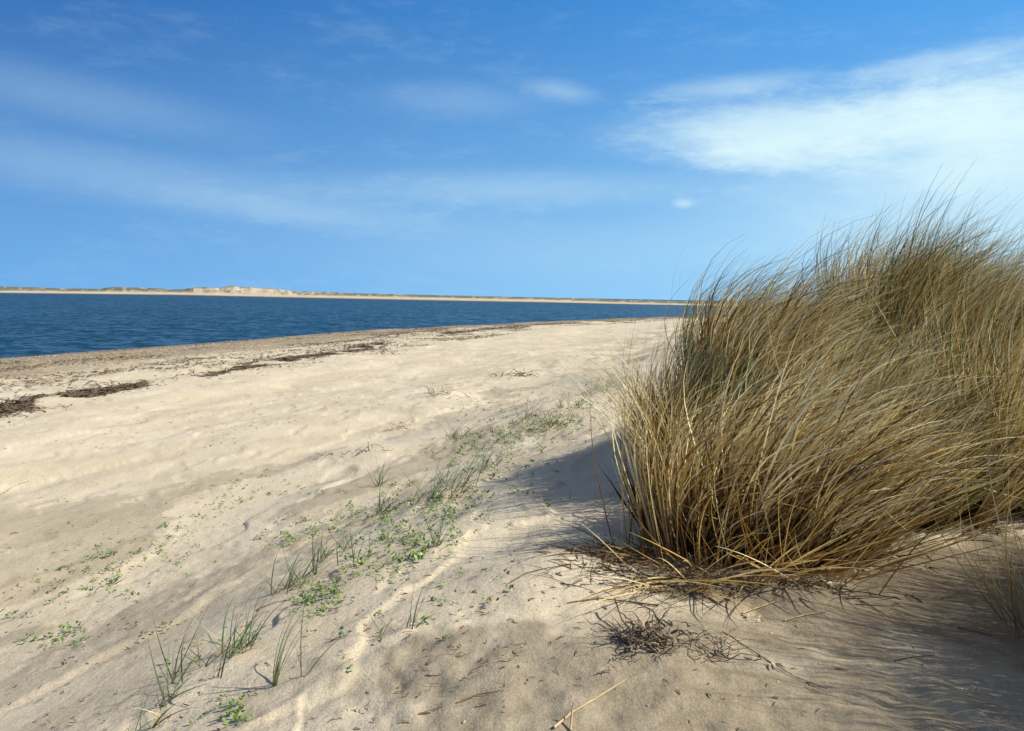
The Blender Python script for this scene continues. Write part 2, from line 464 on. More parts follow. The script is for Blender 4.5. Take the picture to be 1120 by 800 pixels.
LITTER = blade_mat('grey_brown_litter', [(0, (.05, .035, .022)), (.5, (.17, .125, .08)), (1, (.42, .34, .23))], (.12, .085, .05), .05, .9)
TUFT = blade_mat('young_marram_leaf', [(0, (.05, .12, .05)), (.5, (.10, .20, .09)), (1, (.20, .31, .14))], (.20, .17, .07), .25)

def blades(bx, by, L, az, tilt, wind, droop, w0, nseg=9, wob=.15, wdir=(1, .12), bz=None, kink=0.0, late=False):
    """grow every leaf as a bent tapering ribbon; returns verts, faces, along"""
    n = len(bx)
    z0 = (height(bx, by) if bz is None else bz) - .01
    p = np.stack([bx, by, z0], -1)
    d = np.stack([np.sin(tilt) * np.cos(az), np.sin(tilt) * np.sin(az), np.cos(tilt)], -1)
    wd = np.array([wdir[0], wdir[1], 0.0]); wd /= np.linalg.norm(wd)
    fa = rng.uniform(0, 2 * np.pi, n)
    fv = np.stack([np.cos(fa), np.sin(fa), .3 * np.ones(n)], -1)
    cv = rng.normal(0, wob, (n, 3))
    V_, al = [], []
    ds = L / nseg
    for k in range(nseg + 1):
        s = k / nseg
        side = np.cross(d, fv); side /= np.linalg.norm(side, axis=1)[:, None] + 1e-9
        wv_ = w0 * (0.75 + .25 * min(1, s * 5)) * max(.08, (1 - s ** 1.7))
        V_.append(p - side * (wv_ / 2)[:, None]); V_.append(p + side * (wv_ / 2)[:, None])
        al += [np.full(n, s), np.full(n, s)]
        f = 1.9 * s ** 2.0 + .04 if late else (s + .15) ** 1.2
        d = d + (wd[None] * (wind * f)[:, None] + np.array([0, 0, -1.0])[None] * (droop * f)[:, None] + cv * .35) * (1.0 / nseg)
        d /= np.linalg.norm(d, axis=1)[:, None]
        if kink > 0 and k >= 4:
            br = (rng.uniform(0, 1, n) < kink / nseg)
            nd_ = np.stack([rng.normal(.5, .7, n), rng.normal(0, .7, n), rng.normal(-.35, .45, n)], -1)
            d = np.where(br[:, None], nd_ / np.linalg.norm(nd_, axis=1)[:, None], d)
        p = p + d * ds[:, None]
        g_ = height(p[:, 0], p[:, 1]) + .004 if k % 2 == 0 else g_
        p[:, 2] = np.maximum(p[:, 2], g_)
    V_ = np.stack(V_, 1)                      # n, 2(nseg+1), 3
    m = 2 * (nseg + 1)
    fk = np.array([[2 * k, 2 * k + 1, 2 * k + 3, 2 * k + 2] for k in range(nseg)])
    Fc = (np.arange(n) * m)[:, None, None] + fk[None]
    return V_.reshape(-1, 3), Fc.reshape(-1, 4), np.stack(al, 1).reshape(-1), m
def U_(a, b, n): return rng.uniform(a, b, n)

def blade_part(name, m_, sets, parent, org):
    Vs, Fs, As, Ts, off = [], [], [], [], 0
    for s_, tint in sets:
        v, f, a, m = s_
        Vs.append(v); Fs.append(f + off); As.append(a); Ts.append(np.repeat(tint, m)); off += len(v)
    return mesh_np(name, np.concatenate(Vs), np.concatenate(Fs), m_, parent, {'along': np.concatenate(As), 'tint': np.concatenate(Ts)}, origin=org)

def shoots(n, per, cx, cy, rx, ry, rot=0.0, power=.5):
    """leaf bases gathered in shoots inside an ellipse"""
    k = max(1, n // per)
    r = rng.uniform(0, 1, k) ** power; a = rng.uniform(0, 2 * np.pi, k)
    ex, ey = r * np.cos(a), r * np.sin(a)
    idx = rng.integers(0, k, n)
    c_, s_ = math.cos(rot), math.sin(rot)
    sx, sy = cx + (ex * rx) * c_ - (ey * ry) * s_, cy + (ex * rx) * s_ + (ey * ry) * c_
    bx = sx[idx] + rng.normal(0, .018, n); by = sy[idx] + rng.normal(0, .018, n)
    return bx, by, idx, ex[idx], ey[idx], k

def tussock(label, cx, cy, rx, ry, n, L, tilt, splay, wind, droop, green=.35, tintc=.55, rot=0, w=(.003, .0065), extra=None, thatch=.6, base_drop=0):
    org = np.array([cx, cy, float(height(cx, cy))])
    root = empty('marram_tussock', org)
    tag(root, label, 'grass tussock', 'large marram grass tussocks on the dune')
    def group(n_, Lr, tl, sp, wi, dr, tc, ts=.34, ww=w):
        bx, by, idx, ex, ey, k = shoots(n_, 22, cx, cy, rx, ry, rot)
        sa_ = rng.uniform(0, 2 * np.pi, k)[idx]; sm_ = rng.uniform(.02, .52, k)[idx]
        # outward splay grows towards the rim, wind lean over all
        r_ = np.hypot(ex, ey)
        vx = np.cos(sa_) * sm_ + rng.normal(0, .15, n_) + ex * sp * r_ + tl
        vy = np.sin(sa_) * sm_ + rng.normal(0, .15, n_) + ey * sp * r_
        az = np.arctan2(vy, vx); ti = np.arctan(np.hypot(vx, vy))
        LL = U_(Lr[0], Lr[1], n_) * (1 - .25 * r_ ** 2) * (1 + rng.normal(0, .09, k))[idx]
        wk = (1.22 + rng.normal(0, .38, k))[idx]
        b_ = blades(bx, by, LL, az, ti, U_(wi[0], wi[1], n_) * wk, U_(dr[0], dr[1], n_), U_(ww[0], ww[1], n_), wob=.35, kink=.12, late=True)
        tint = np.clip(tc + rng.normal(0, ts, n_) + rng.normal(0, .17, k)[idx], 0, 1)
        return b_, tint
    nd = int(n * (1 - green)); ng = int(n * green)
    sets = [group(nd, L, tilt, splay, wind, droop, tintc)]
    if extra:
        for e in extra: sets.append(e())
    blade_part('dry_leaves', DRY, sets, root, org)
    if ng: blade_part('green_leaves', GRN, [group(ng, (L[0] * .95, L[1] * 1.06), tilt, splay, (wind[0] * .8, wind[1] * .9), droop, .5)], root, org)
    nt = int(n * thatch)
    if nt:
        blade_part('thatch', DARK, [group(nt, (.15, .62), tilt * .8, splay * .9, (-.1, 1.2), (.0, 1.2), .33, .3, (.005, .012))], root, org)  # dense dark core leaves, added so the gaps look shaded
    return root

def aimed(n, pxy, jit, L, azr, tiltr, wind, droop, w, tc, ts=.15, drop=None):
    """loose leaves rooted round a given foot"""
    p = hit(*pxy) if not hasattr(pxy, 'shape') else pxy
    bx = p[0] + rng.normal(0, jit[0], n); by = p[1] + rng.normal(0, jit[1], n)
    b_ = blades(bx, by, U_(L[0], L[1], n), U_(azr[0], azr[1], n), U_(tiltr[0], tiltr[1], n),
                U_(wind[0], wind[1], n), U_(droop[0], droop[1], n), U_(w[0], w[1], n))
    return b_, np.clip(tc + rng.normal(0, ts, n), 0, 1)

PI = math.pi
# front tussock
tussock('big straw-brown marram clump in front, stiff stems rising behind the dead roots', 1.13, 3.54, .50, .46, 2300,
        (.48, 1.08), .16, .25, (1.0, 3.4), (.0, 1.1), .06, .68, w=(.006, .014), extra=[
        lambda: aimed(120, (860, 622), (.14, .10), (.6, 1.1), (-.35, .35), (.7, 1.25), (.2, .8), (-.7, .25), (.004, .010), .70, .25),
        lambda: aimed(120, (820, 628), (.18, .08), (.3, .7), (-2.6, -.3), (.3, 1.2), (.0, .8), (.0, .8), (.004, .009), .5, .25),
        lambda: aimed(34, (755, 640), (.12, .05), (.35, .7), (-2.6, -.6), (.9, 1.4), (-.3, .3), (.2, .8), (.004, .008), .8),
        lambda: aimed(200, (745, 606), (.10, .12), (.3, .85), (1.2, 3.9), (.10, .5), (.2, 1.0), (.2, 1.2), (.004, .008), .5, .25),
        lambda: aimed(80, (712, 612), (.10, .08), (.12, .36), (2.2, 4.2), (1.0, 1.5), (-.2, .3), (.2, 1.0), (.003, .007), .25)], thatch=1.1)
# low left shoulder
tussock('low brown marram clump at the left end, limp leaves hanging down its left side', .99, 4.45, .21, .36, 900,
        (.42, .85), .05, .28, (.4, 1.5), (.0, .8), .22, .5, w=(.004, .010), extra=[
        lambda: aimed(70, np.array([.86, 4.25, 0]), (.06, .12), (.7, 1.0), (2.7, 3.6), (.2, .45), (-.7, -.3), (1.4, 2.6), (.004, .008), .82),
        lambda: aimed(26, np.array([.86, 4.9, 0]), (.10, .12), (.8, 1.05), (.2, 1.4), (.0, .2), (.0, .6), (.0, .2), (.002, .0035), .3)], thatch=.9)
# middle-left with combed tips against the sky
tussock('marram clump left of the dip in the bank, dark combed tips against the sky', 1.36, 4.80, .36, .40, 2400,
        (.80, 1.22), .15, .15, (1.7, 3.0), (.0, .15), .20, .62, w=(.0045, .011))
# tall back one
tussock('tallest marram clump, on top of the dune, dark tips highest against the sky', 2.66, 5.40, .38, .50, 3300,
        (.94, 1.38), .06, .12, (1.6, 2.9), (.0, .15), .24, .62, w=(.0045, .011))
# front right
tussock('pale marram clump with long arching silvery leaves, between front clump and right edge', 1.95, 4.18, .62, .42, 2400,
        (.55, 1.05), .18, .25, (.9, 3.0), (.0, 1.0), .18, .82, w=(.005, .012), thatch=.9)
tussock('grey-green marram clump cut by the right edge, beyond the shaded sand hollow', 2.95, 4.42, .62, .50, 3000,
        (.65, 1.25), .05, .25, (.3, 2.2), (.0, .8), .25, .74, w=(.0045, .011), thatch=.9)
tussock('marram clump behind the right edge clump, its tips rising beside the tallest clump', 3.15, 5.30, .55, .50, 2300,
        (.95, 1.40), .05, .2, (.8, 1.9), (.0, .5), .40, .62, w=(.0045, .010))
# near corner
tussock('nearest marram clump, a few arching leaves entering the bottom right corner', 2.68, 2.15, 1.35, .46, 15000,
        (.90, 1.45), -.08, .22, (.0, 1.1), (.0, .5), .25, .58, rot=R(62), w=(.004, .009), extra=[
        lambda: aimed(30, (1135, 700), (.04, .16), (.4, .75), (2.2, 3.9), (.3, .8), (.6, 1.6), (.2, .9), (.003, .0055), .7)])

# fallen straw and broken leaves lying round the foot of the bank: nobody could count them
bxs, bys = [], []
for (pp, sx, sy, n_) in [((655, 610), .09, .10, 150), ((690, 632), .12, .06, 110), ((760, 645), .18, .05, 90), ((870, 640), .20, .05, 130), ((940, 612), .14, .05, 90), ((1050, 580), .3, .06, 100)]:
    p = hit(*pp)
    bxs.append(p[0] + rng.normal(0, sx, n_)); bys.append(p[1] + rng.normal(0, sy, n_))
bxs, bys = np.concatenate(bxs), np.concatenate(bys); n_ = len(bxs)
b_ = blades(bxs, bys, U_(.03, .26, n_) , U_(0, 6.28, n_), U_(1.25, 1.6, n_), U_(-.2, .2, n_), U_(.1, 1.2, n_), U_(.002, .007, n_), nseg=6, wob=.7)
o_ = blade_part('fallen_straw', LITTER, [(b_, np.clip(rng.normal(.38, .25, n_), 0, 1))], None, (0, 0, 0))
tag(o_, 'brown fallen straw and broken leaves matted on the sand round the foot of the grass bank', 'dead grass', kind='stuff')

# ------------------------------------------------------------------ small tufts on the open sand
tufts = [((236, 722), 34, (.10, .24), .085, 'blue-green tuft of upright marram leaves, largest low on the left slope'),
         ((208, 752), 8, (.10, .20), .05, 'small tuft just below and left of the largest low green tuft'),
         ((182, 790), 9, (.10, .20), .07, 'sparse green tuft cut by the bottom edge of the picture'),
         ((325, 642), 30, (.10, .20), .11, 'dense green tuft among creeping leaves above the largest low tuft'),
         ((352, 612), 16, (.08, .17), .09, 'short tuft just above the dense green tuft among creeping leaves'),
         ((318, 745), 7, (.12, .24), .10, 'few flat green leaves lying to the right of the largest low tuft'),
         ((405, 612), 8, (.10, .22), .07, 'thin two-leaf tuft alone below the middle of the slope'),
         ((420, 560), 18, (.12, .24), .12, 'thin pale tuft left of the bushiest tuft in the middle of the slope'),
         ((412, 532), 12, (.12, .26), .09, 'wispy pale tuft standing above the thin pale tuft in mid slope'),
         ((485, 540), 46, (.14, .28), .16, 'bushiest green tuft in the middle of the slope'),
         ((531, 513), 16, (.10, .20), .10, 'low dark tuft between the bushiest tuft and the shadow of the bank'),
         ((497, 480), 22, (.12, .24), .07, 'small compact dark green tuft standing alone on bright sand'),
         ((577, 458), 20, (.15, .30), .12, 'green tuft up the slope above the mat of creeping leaves'),
         ((600, 470), 26, (.12, .26), .22, 'spreading tuft beside the mat of creeping leaves'),
         ((622, 447), 22, (.14, .30), .2, 'green tuft near the top of the plant line'),
         ((655, 432), 22, (.16, .32), .25, 'farthest green tuft, close to the left end of the grass bank'),
         ((122, 640), 5, (.05, .12), .05, 'tiny tuft among creeping leaves far left on the flat sand'),
         ((468, 600), 6, (.12, .24), .06, 'lone thin stalks below the bushiest tuft'),
         ((434, 690), 8, (.06, .14), .05, 'short dead-brown tuft in the lower middle of the slope')]
for (pp, n, L, sp, lab) in tufts:
    n = int(n * 1.7); L = (L[0] * .6, L[1] * 1.3)
    p = hit(*pp)
    root = empty('grass_tuft', p)
    tag(root, lab, 'grass tuft', 'small green tufts on the open sand')
    sx = rng.normal(0, sp * .55, max(2, n // 5)); sy = rng.normal(0, sp * .8, max(2, n // 5))
    idx = rng.integers(0, len(sx), n)
    bx = p[0] + sx[idx] + rng.normal(0, .008, n) + sy[idx] * .3; by = p[1] + sy[idx] + rng.normal(0, .008, n)
    az = rng.normal(.5, 1.3, n)
    b_ = blades(bx, by, U_(L[0], L[1], n), az, U_(.1, .95, n), U_(.0, 1.1, n), U_(.0, 1.2, n), U_(.003, .0065, n), nseg=6, wob=.3)
    blade_part('green_leaves', TUFT, [(b_, U_(0, 1, n))], root, p)
    nd = max(2, n // 4)
    bx = p[0] + rng.normal(0, sp * .6, nd); by = p[1] + rng.normal(0, sp * .8, nd)
    b_ = blades(bx, by, U_(L[0] * .6, L[1] * .8, nd), rng.normal(2.8, 1.4, nd), U_(.5, 1.4, nd), U_(0, .4, nd), U_(.3, 1.2, nd), U_(.0025, .004, nd), nseg=6)
    blade_part('dead_leaves', DRY, [(b_, U_(.3, .9, nd))], root, p)

# ------------------------------------------------------------------ creeping plants: uncountable ground cover
leafm, q, b, o_ = mat('creeping_leaf')
r = q.n('ShaderNodeValToRGB', ins={0: q.attr('tint')})
r.color_ramp.elements[0].color = C(.055, .125, .015); r.color_ramp.elements[1].color = C(.22, .33, .055)
q.set(b.inputs['Base Color'], r.outputs[0]); b.inputs['Roughness'].default_value = .5
patches = [((300, 535), 40, 10, 26), ((265, 545), 18, 8, 8), ((230, 560), 22, 9, 12), ((195, 580), 16, 8, 10), ((190, 595), 40, 14, 22), ((130, 605), 26, 7, 16), ((90, 630), 40, 16, 16),
           ((50, 650), 30, 10, 8), ((122, 642), 20, 10, 18), ((62, 702), 24, 5, 12), ((78, 690), 14, 4, 8), ((30, 670), 20, 8, 5), ((180, 615), 30, 12, 10),
           ((345, 578), 22, 9, 30), ((375, 565), 16, 8, 14), ((310, 590), 20, 6, 14), ((350, 650), 20, 10, 34), ((335, 665), 20, 6, 10), ((255, 790), 30, 6, 8), ((270, 770), 16, 5, 6), ((200, 700), 70, 20, 12),
           ((420, 560), 24, 14, 46), ((455, 590), 26, 16, 60), ((490, 555), 22, 14, 50), ((440, 610), 24, 12, 26), ((400, 600), 24, 12, 26), ((470, 565), 30, 22, 40), ((410, 625), 20, 10, 18),
           ((520, 495), 30, 12, 70), ((545, 480), 26, 8, 60), ((500, 510), 22, 7, 26), ((580, 470), 30, 9, 80), ((610, 462), 26, 8, 80), ((640, 445), 22, 7, 60), ((560, 500), 30, 10, 30),
           ((535, 450), 40, 9, 34), ((500, 460), 20, 8, 12), ((480, 545), 60, 30, 40), ((540, 530), 40, 20, 18), ((590, 540), 50, 25, 14), ((600, 425), 40, 8, 16), ((660, 420), 26, 8, 30), ((460, 640), 60, 20, 14), ((370, 700), 70, 25, 10)]
pts = []
for (c0, sx, sy, n) in patches:
    for _ in range(int(n * 1.15)):
        pts.append((c0[0] + rng.normal(0, sx * .85), c0[1] + rng.normal(0, sy * .85)))
Vs, Fs, Ts, off = [], [], [], 0
for (px, py) in pts:
    p = hit(px, min(py, 830))
    dist = np.linalg.norm(p - CAM)
    sc = random.uniform(.6, 1.45) * (1 + dist * .05)
    nl = random.randint(5, 10)
    tn = random.random()
    for k in range(nl):
        a = random.uniform(0, 6.283); l = random.uniform(.007, .014) * sc; wd_ = l * .42
        el = random.uniform(.1, 1.1); cx_, cy_ = p[0] + random.gauss(0, .009) * sc, p[1] + random.gauss(0, .011) * sc
        z_ = p[2] + random.uniform(0.001, .014) * sc
        dv = np.array([math.cos(a) * math.cos(el), math.sin(a) * math.cos(el), math.sin(el)]); sd_ = np.array([-math.sin(a), math.cos(a), 0])
        b0 = np.array([cx_, cy_, z_])
        Vs += [b0, b0 + dv * l * .5 + sd_ * wd_, b0 + dv * l, b0 + dv * l * .5 - sd_ * wd_]
        Fs.append([off, off + 1, off + 2, off + 3]); off += 4
        Ts += [min(1, max(0, tn + random.gauss(0, .2)))] * 4
tag(mesh_np('creeping_plants', Vs, Fs, leafm, attrs={'tint': Ts}, smooth=False),
    'small green fleshy leaves creeping in scattered mats over the sand slope', 'ground cover', kind='stuff')

# ------------------------------------------------------------------ dead stuff on the sand
def simple(name, c1, c2, scale=30, rough=.85):
    m, q, b, o_ = mat(name)
    P = q.n('ShaderNodeNewGeometry').outputs['Position']
    q.set(b.inputs['Base Color'], q.mix(q.sm(q.noise(P, scale, 4, .65), .3, .7), C(*c1), C(*c2)))
    b.inputs['Roughness'].default_value = rough
    return m
ROOTM = simple('dead_root', (.07, .05, .032), (.27, .20, .13), 40)
STRAWM = simple('bleached_straw', (.34, .24, .11), (.60, .47, .27), 15)
TWIGM = simple('brown_twig', (.10, .06, .03), (.24, .155, .08), 20)
LITM = simple('bleached_leaf', (.28, .23, .16), (.60, .54, .42), 22)
KELPM = simple('dry_seaweed', (.055, .037, .022), (.20, .14, .085), 12)
def tube(pts, r0, r1, k=6):
    pts = np.asarray(pts, float); n = len(pts)
    tg = np.gradient(pts, axis=0); tg /= np.linalg.norm(tg, axis=1)[:, None] + 1e-9
    refv = np.array([.13, .21, .97]) if abs(tg[0][2]) < .8 else np.array([1.0, .1, 0])
    a = np.cross(tg, refv); a /= np.linalg.norm(a, axis=1)[:, None] + 1e-9
    bb = np.cross(tg, a)
    rr = np.linspace(r0, r1, n)
    V_ = []
    for j in range(k):
        an = 2 * np.pi * j / k
        V_.append(pts + (a * math.cos(an) + bb * math.sin(an)) * rr[:, None])
    V_ = np.stack(V_, 1).reshape(-1, 3)
    Fc = [[i * k + j, i * k + (j + 1) % k, (i + 1) * k + (j + 1) % k, (i + 1) * k + j] for i in range(n - 1) for j in range(k)]
    Fc += [[0, 1, 2, 3], [0, 3, 4, 5]] + [[(n - 1) * k + 3, (n - 1) * k + 2, (n - 1) * k + 1, (n - 1) * k], [(n - 1) * k + 5, (n - 1) * k + 4, (n - 1) * k + 3, (n - 1) * k]]
    return V_, np.array(Fc)
def join(parts):
    Vs, Fs, off = [], [], 0
    for v, f in parts:
        Vs.append(v); Fs.append(np.asarray(f) + off); off += len(v)
    return np.concatenate(Vs), np.concatenate(Fs)
def crooked(p, az, L, n=7, lift=.02, kink=.5):
    pts = [np.array(p, float)]; a = az; e = random.uniform(-.1, .7)
    for i in range(n):
        a += random.gauss(0, kink); e = e * .7 + random.gauss(0, .45)
        q_ = pts[-1] + np.array([math.cos(a) * math.cos(e), math.sin(a) * math.cos(e), math.sin(e)]) * L / n
        gz = float(height(q_[0], q_[1])) + .002
        q_[2] = min(max(q_[2], gz), gz + lift * 2.5)
        pts.append(q_)
    return pts
def tangle(pp, n, spread, L, r, label, mat_=ROOTM, name='root_tangle', lift=.03, cat='dead roots'):
    c0 = hit(*pp); parts = []
    for i in range(n):
        x, y = c0[0] + random.gauss(0, spread[0]), c0[1] + random.gauss(0, spread[1])
        z = float(height(x, y)) + random.uniform(0, lift)
        parts.append(tube(crooked((x, y, z), random.uniform(0, 6.28), random.uniform(*L), 7, lift), random.uniform(*r), r[0] * .4, 6))
    if n <= 16:                      # loose bits: every one an object
        for (v, f) in parts:
            o = mesh_np({'dead roots': 'root_bit', 'twigs': 'twig'}[cat], v, f, mat_, origin=v[0])
            tag(o, label, cat[:-1], 'loose bits, ' + label.split(',', 1)[1].strip() if ',' in label else label)
        return
    v, f = join(parts)
    o = mesh_np(name, v, f, mat_, origin=c0)
    return tag(o, label, cat)
tangle((708, 700), 95, (.05, .045), (.04, .14), (.0015, .0045), 'dense dark tangle of dead roots on the sand before the front grass clump')
tangle((778, 712), 26, (.05, .05), (.06, .16), (.001, .0026), 'thin open tangle of dead roots to the right of the dense one', lift=.015)
tangle((680, 722), 12, (.05, .03), (.03, .09), (.001, .002), 'thin root scrap, one of the few left of the dense root tangle', lift=.01)
tangle((545, 715), 14, (.09, .05), (.02, .07), (.001, .002), 'short dark root bit, one of the scatter below the shadow edge', lift=.01)
tangle((480, 750), 16, (.13, .07), (.02, .07), (.001, .0022), 'short grey root bit, one of the scatter at the bottom middle of the sand', lift=.01)
def stem(pxs_, r, label, m_=STRAWM, lifts=None, name='dead_stem', cat='dead stem'):
    P_ = [hit(*p) for p in pxs_]
    for i, p in enumerate(P_):
        p[2] += r + (lifts[i] if lifts else .002)
    P_ = np.array(P_); k = len(P_)
    tt_ = np.linspace(0, k - 1, 4 * (k - 1) + 1)
    Q = np.stack([np.interp(tt_, np.arange(k), P_[:, j]) for j in range(3)], -1)
    if not lifts: Q[:, 2] = np.maximum(Q[:, 2], height(Q[:, 0], Q[:, 1]) + r)
    v, f = tube(Q, r, r * .5)
    return tag(mesh_np(name, v, f, m_, origin=P_[0]), label, cat)
stem([(606, 798), (625, 782), (655, 764), (690, 742)], .0035, 'long pale straw lying at the bottom edge left of the corner shade')
stem([(624, 800), (626, 786)], .0035, 'short upright stub at the lower end of the long pale straw', lifts=[0, .03])
stem([(720, 664), (690, 660), (655, 656), (620, 661)], .0032, 'brown stem lying left from under the front clump', TWIGM)
stem([(790, 692), (812, 706), (840, 724), (870, 742), (905, 755)], .0018, 'long thin dark stalk slanting past the bleached leaf scrap', TWIGM)
stem([(672, 672), (680, 686), (696, 700)], .0035, 'thick dark crooked root sticking up left of the dense tangle', ROOTM, lifts=[.05, .02, .0])
stem([(812, 672), (835, 664), (855, 657)], .0028, 'bright straw pointing out from under the front clump')
stem([(858, 680), (880, 674), (905, 670)], .0026, 'pale straw lying below the leaf scraps at the clump foot')
stem([(1048, 688), (1066, 692), (1085, 697)], .003, 'short dark stick in the shaded sand near the right edge', TWIGM)
stem([(978, 724), (1000, 720), (1022, 718)], .0022, 'thin dark stick in the shade below the hollow', TWIGM)
stem([(0, 542), (18, 531), (32, 527)], .006, 'pale driftwood stick on the flat sand at the left edge', LITM)
stem([(210, 515), (222, 511)], .005, 'short pale stick on the flat sand left of the creeping plants', LITM)
stem([(1062, 798), (1068, 760), (1074, 718)], .0016, 'single upright thin stalk in the corner shade', lifts=[0, .0, .0])
stem([(280, 668), (300, 660), (318, 657)], .002, 'curved thin stalk left of the dense green tuft', TWIGM)
stem([(555, 640), (575, 628), (600, 622), (640, 618)], .002, 'dark stalk along the edge of the bank shadow', TWIGM)
stem([(500, 770), (520, 762), (548, 757)], .002, 'faint brown stalk at the bottom middle of the sand', TWIGM)
def leaf_scraps(pp, n, spread, sz, label):
    c0 = hit(*pp); Vs, Fs, off = [], [], 0
    for i in range(n):
        x, y = c0[0] + random.gauss(0, spread), c0[1] + random.gauss(0, spread)
        z = float(height(x, y)) + random.uniform(.003, .02)
        a = random.uniform(0, 6.28); L = random.uniform(.5, 1) * sz; wd_ = L * random.uniform(.12, .3); e = random.uniform(-.2, .9); cu = random.uniform(-1.5, 1.5)
        dv = np.array([math.cos(a), math.sin(a), math.sin(e)]); sd_ = np.array([-math.sin(a), math.cos(a), random.uniform(-.6, .6)])
        p = np.array([x, y, z]); m0 = off
        for k in range(5):
            s = k / 4; ww = wd_ * (1 - (2 * s - 1) ** 2 * .8)
            Vs += [p - sd_ * ww / 2, p + sd_ * ww / 2 + np.array([0, 0, ww * .3])]; off += 2
            dv = dv + sd_ * cu * .15 + np.array([0, 0, -.18]); p = p + dv * L / 5
        Fs += [[m0 + 2 * k, m0 + 2 * k + 1, m0 + 2 * k + 3, m0 + 2 * k + 2] for k in range(4)]
    return tag(mesh_np('leaf_scrap', Vs, Fs, LITM, origin=c0), label, 'dead leaf')
leaf_scraps((842, 724), 9, .014, .05, 'curled bleached leaf scrap beside the long thin stalk')
leaf_scraps((934, 622), 26, .04, .07, 'heap of curled grey leaf scraps at the right foot of the front clump')
leaf_scraps((905, 640), 14, .03, .06, 'pale leaf scraps tucked under the swept stems of the front clump')
leaf_scraps((826, 680), 12, .025, .035, 'row of small pale leaf crumbs below the front clump')
leaf_scraps((658, 600), 22, .05, .06, 'grey leaf scraps at the left foot of the front clump')
leaf_scraps((1000, 572), 10, .04, .06, 'pale leaf scrap at the top of the shaded hollow')
tangle((432, 470), 8, (.10, .05), (.12, .3), (.003, .006), 'orange-brown twig, one of several on the sand hump left of the compact tuft', TWIGM, 'twig_pile', .05, 'twigs')
tangle((405, 494), 8, (.10, .04), (.1, .2), (.003, .006), 'dark twig bit, one of several just below the orange-brown twigs', KELPM, 'twig_pile', .03, 'twigs')
tangle((566, 411), 26, (.25, .10), (.15, .4), (.005, .011), 'dark debris caught on the farther sand hump', KELPM, 'twig_pile', .06, 'twigs')
tangle((488, 432), 14, (.20, .10), (.15, .35), (.004, .008), 'brown stalk, one of several on the sand hump in the middle distance', TWIGM, 'twig_pile', .06, 'twigs')
tangle((372, 498), 8, (.10, .05), (.1, .2), (.003, .005), 'small dark twig, one of several left of the two twig humps', KELPM, 'twig_pile', .03, 'twigs')

# ------------------------------------------------------------------ tide wrack
def strip_mesh(xs, ys, Ls, az, ws, zoff, tilt):
    n = len(xs)
    z = height(xs, ys) + zoff
    c = np.stack([xs, ys, z], -1)
    d = np.stack([np.cos(az) * np.cos(tilt), np.sin(az) * np.cos(tilt), np.sin(tilt)], -1)
    s_ = np.stack([-np.sin(az), np.cos(az), rng.uniform(-.5, .5, n)], -1)
    k = rng.normal(0, .35, n)[:, None]
    upv = np.array([0, 0, 1.0])
    h = (Ls / 2)[:, None]; w_ = (ws / 2)[:, None]
    a0 = c - d * h + s_ * k * h * .4; a2 = c + d * h + s_ * k * h * .4; a1 = c + upv * h * .12
    V_ = np.stack([a0 - s_ * w_, a0 + s_ * w_, a1 - s_ * w_, a1 + s_ * w_, a2 - s_ * w_ * .5, a2 + s_ * w_ * .5], 1).reshape(-1, 3)
    o_ = (np.arange(n) * 6)[:, None, None]
    F_ = (o_ + np.array([[0, 1, 3, 2], [2, 3, 5, 4]])[None]).reshape(-1, 4)
    return V_, F_
def mat_of_weed(poly, n, thick, label):
    """a mat of weed along a line on the beach"""
    P_ = np.array([hit(*p) for p in poly])
    t_ = rng.uniform(0, len(P_) - 1, n)
    xs = np.interp(t_, np.arange(len(P_)), P_[:, 0]); ys = np.interp(t_, np.arange(len(P_)), P_[:, 1])
    env = np.sin(np.pi * np.clip(t_ / (len(P_) - 1), .02, .98)) * (.25 + 1.8 * np.abs(vnoise(t_ * 5, t_ * 0 + len(poly) * poly[0][0], 5) * 2))
    xs = xs + rng.normal(0, 1, n) * thick * env * .954 + rng.normal(0, .2, n) * .3
    ys = ys - rng.normal(0, 1, n) * thick * env * .3 + rng.normal(0, .9, n)
    kp_ = fbm(xs * 1.6, ys * .9, 3, 77) > .0
    xs, ys, env = xs[kp_], ys[kp_], env[kp_]; n = len(xs)
    v, f = strip_mesh(xs, ys, U_(.06, .28, n), U_(0, 6.28, n), U_(.012, .035, n), U_(.0, .035, n) * np.minimum(1, env), rng.normal(0, .22, n))
    c0 = P_[len(P_) // 2]
    tag(mesh_np('seaweed_mat', v, f, KELPM, origin=c0), label, 'seaweed', 'dark mats of seaweed along the tide line')
mat_of_weed([(-60, 462), (0, 450), (25, 444), (60, 438)], 2600, .22, 'largest dark seaweed mat, cut by the left edge of the picture')
mat_of_weed([(45, 437), (64, 433), (85, 431)], 700, .13, 'dark seaweed lump just right of the mat at the left edge')
mat_of_weed([(85, 433), (115, 428), (155, 424)], 1100, .12, 'long narrow seaweed mat between the left edge mat and the middle mat')
mat_of_weed([(248, 407), (268, 403), (292, 399), (312, 395)], 3200, .42, 'broad dark seaweed mat in the middle of the tide line')
mat_of_weed([(308, 395), (330, 391), (352, 389), (375, 387)], 1800, .2, 'thin seaweed mat right of the broad middle mat')
mat_of_weed([(385, 384), (400, 380), (418, 377)], 1500, .25, 'small dark seaweed mat below the far gravel')
mat_of_weed([(480, 368), (510, 363), (545, 359), (580, 357)], 3000, .5, 'farthest dark seaweed mat near the water')
# loose crumbs along several tide lines
n = 42000
kk = rng.choice(6, n, p=[.18, .16, .28, .12, .16, .10])
sc0 = np.array([13.9, 10.4, 11.6, 6.0, 8.6, 2.5])[kk]; ssd = np.array([.5, .45, .9, .5, .4, .25])[kk]
vv_ = rng.uniform(2, 120, n)
sh_ = rng.normal(0, 1, n) * ssd + sc0
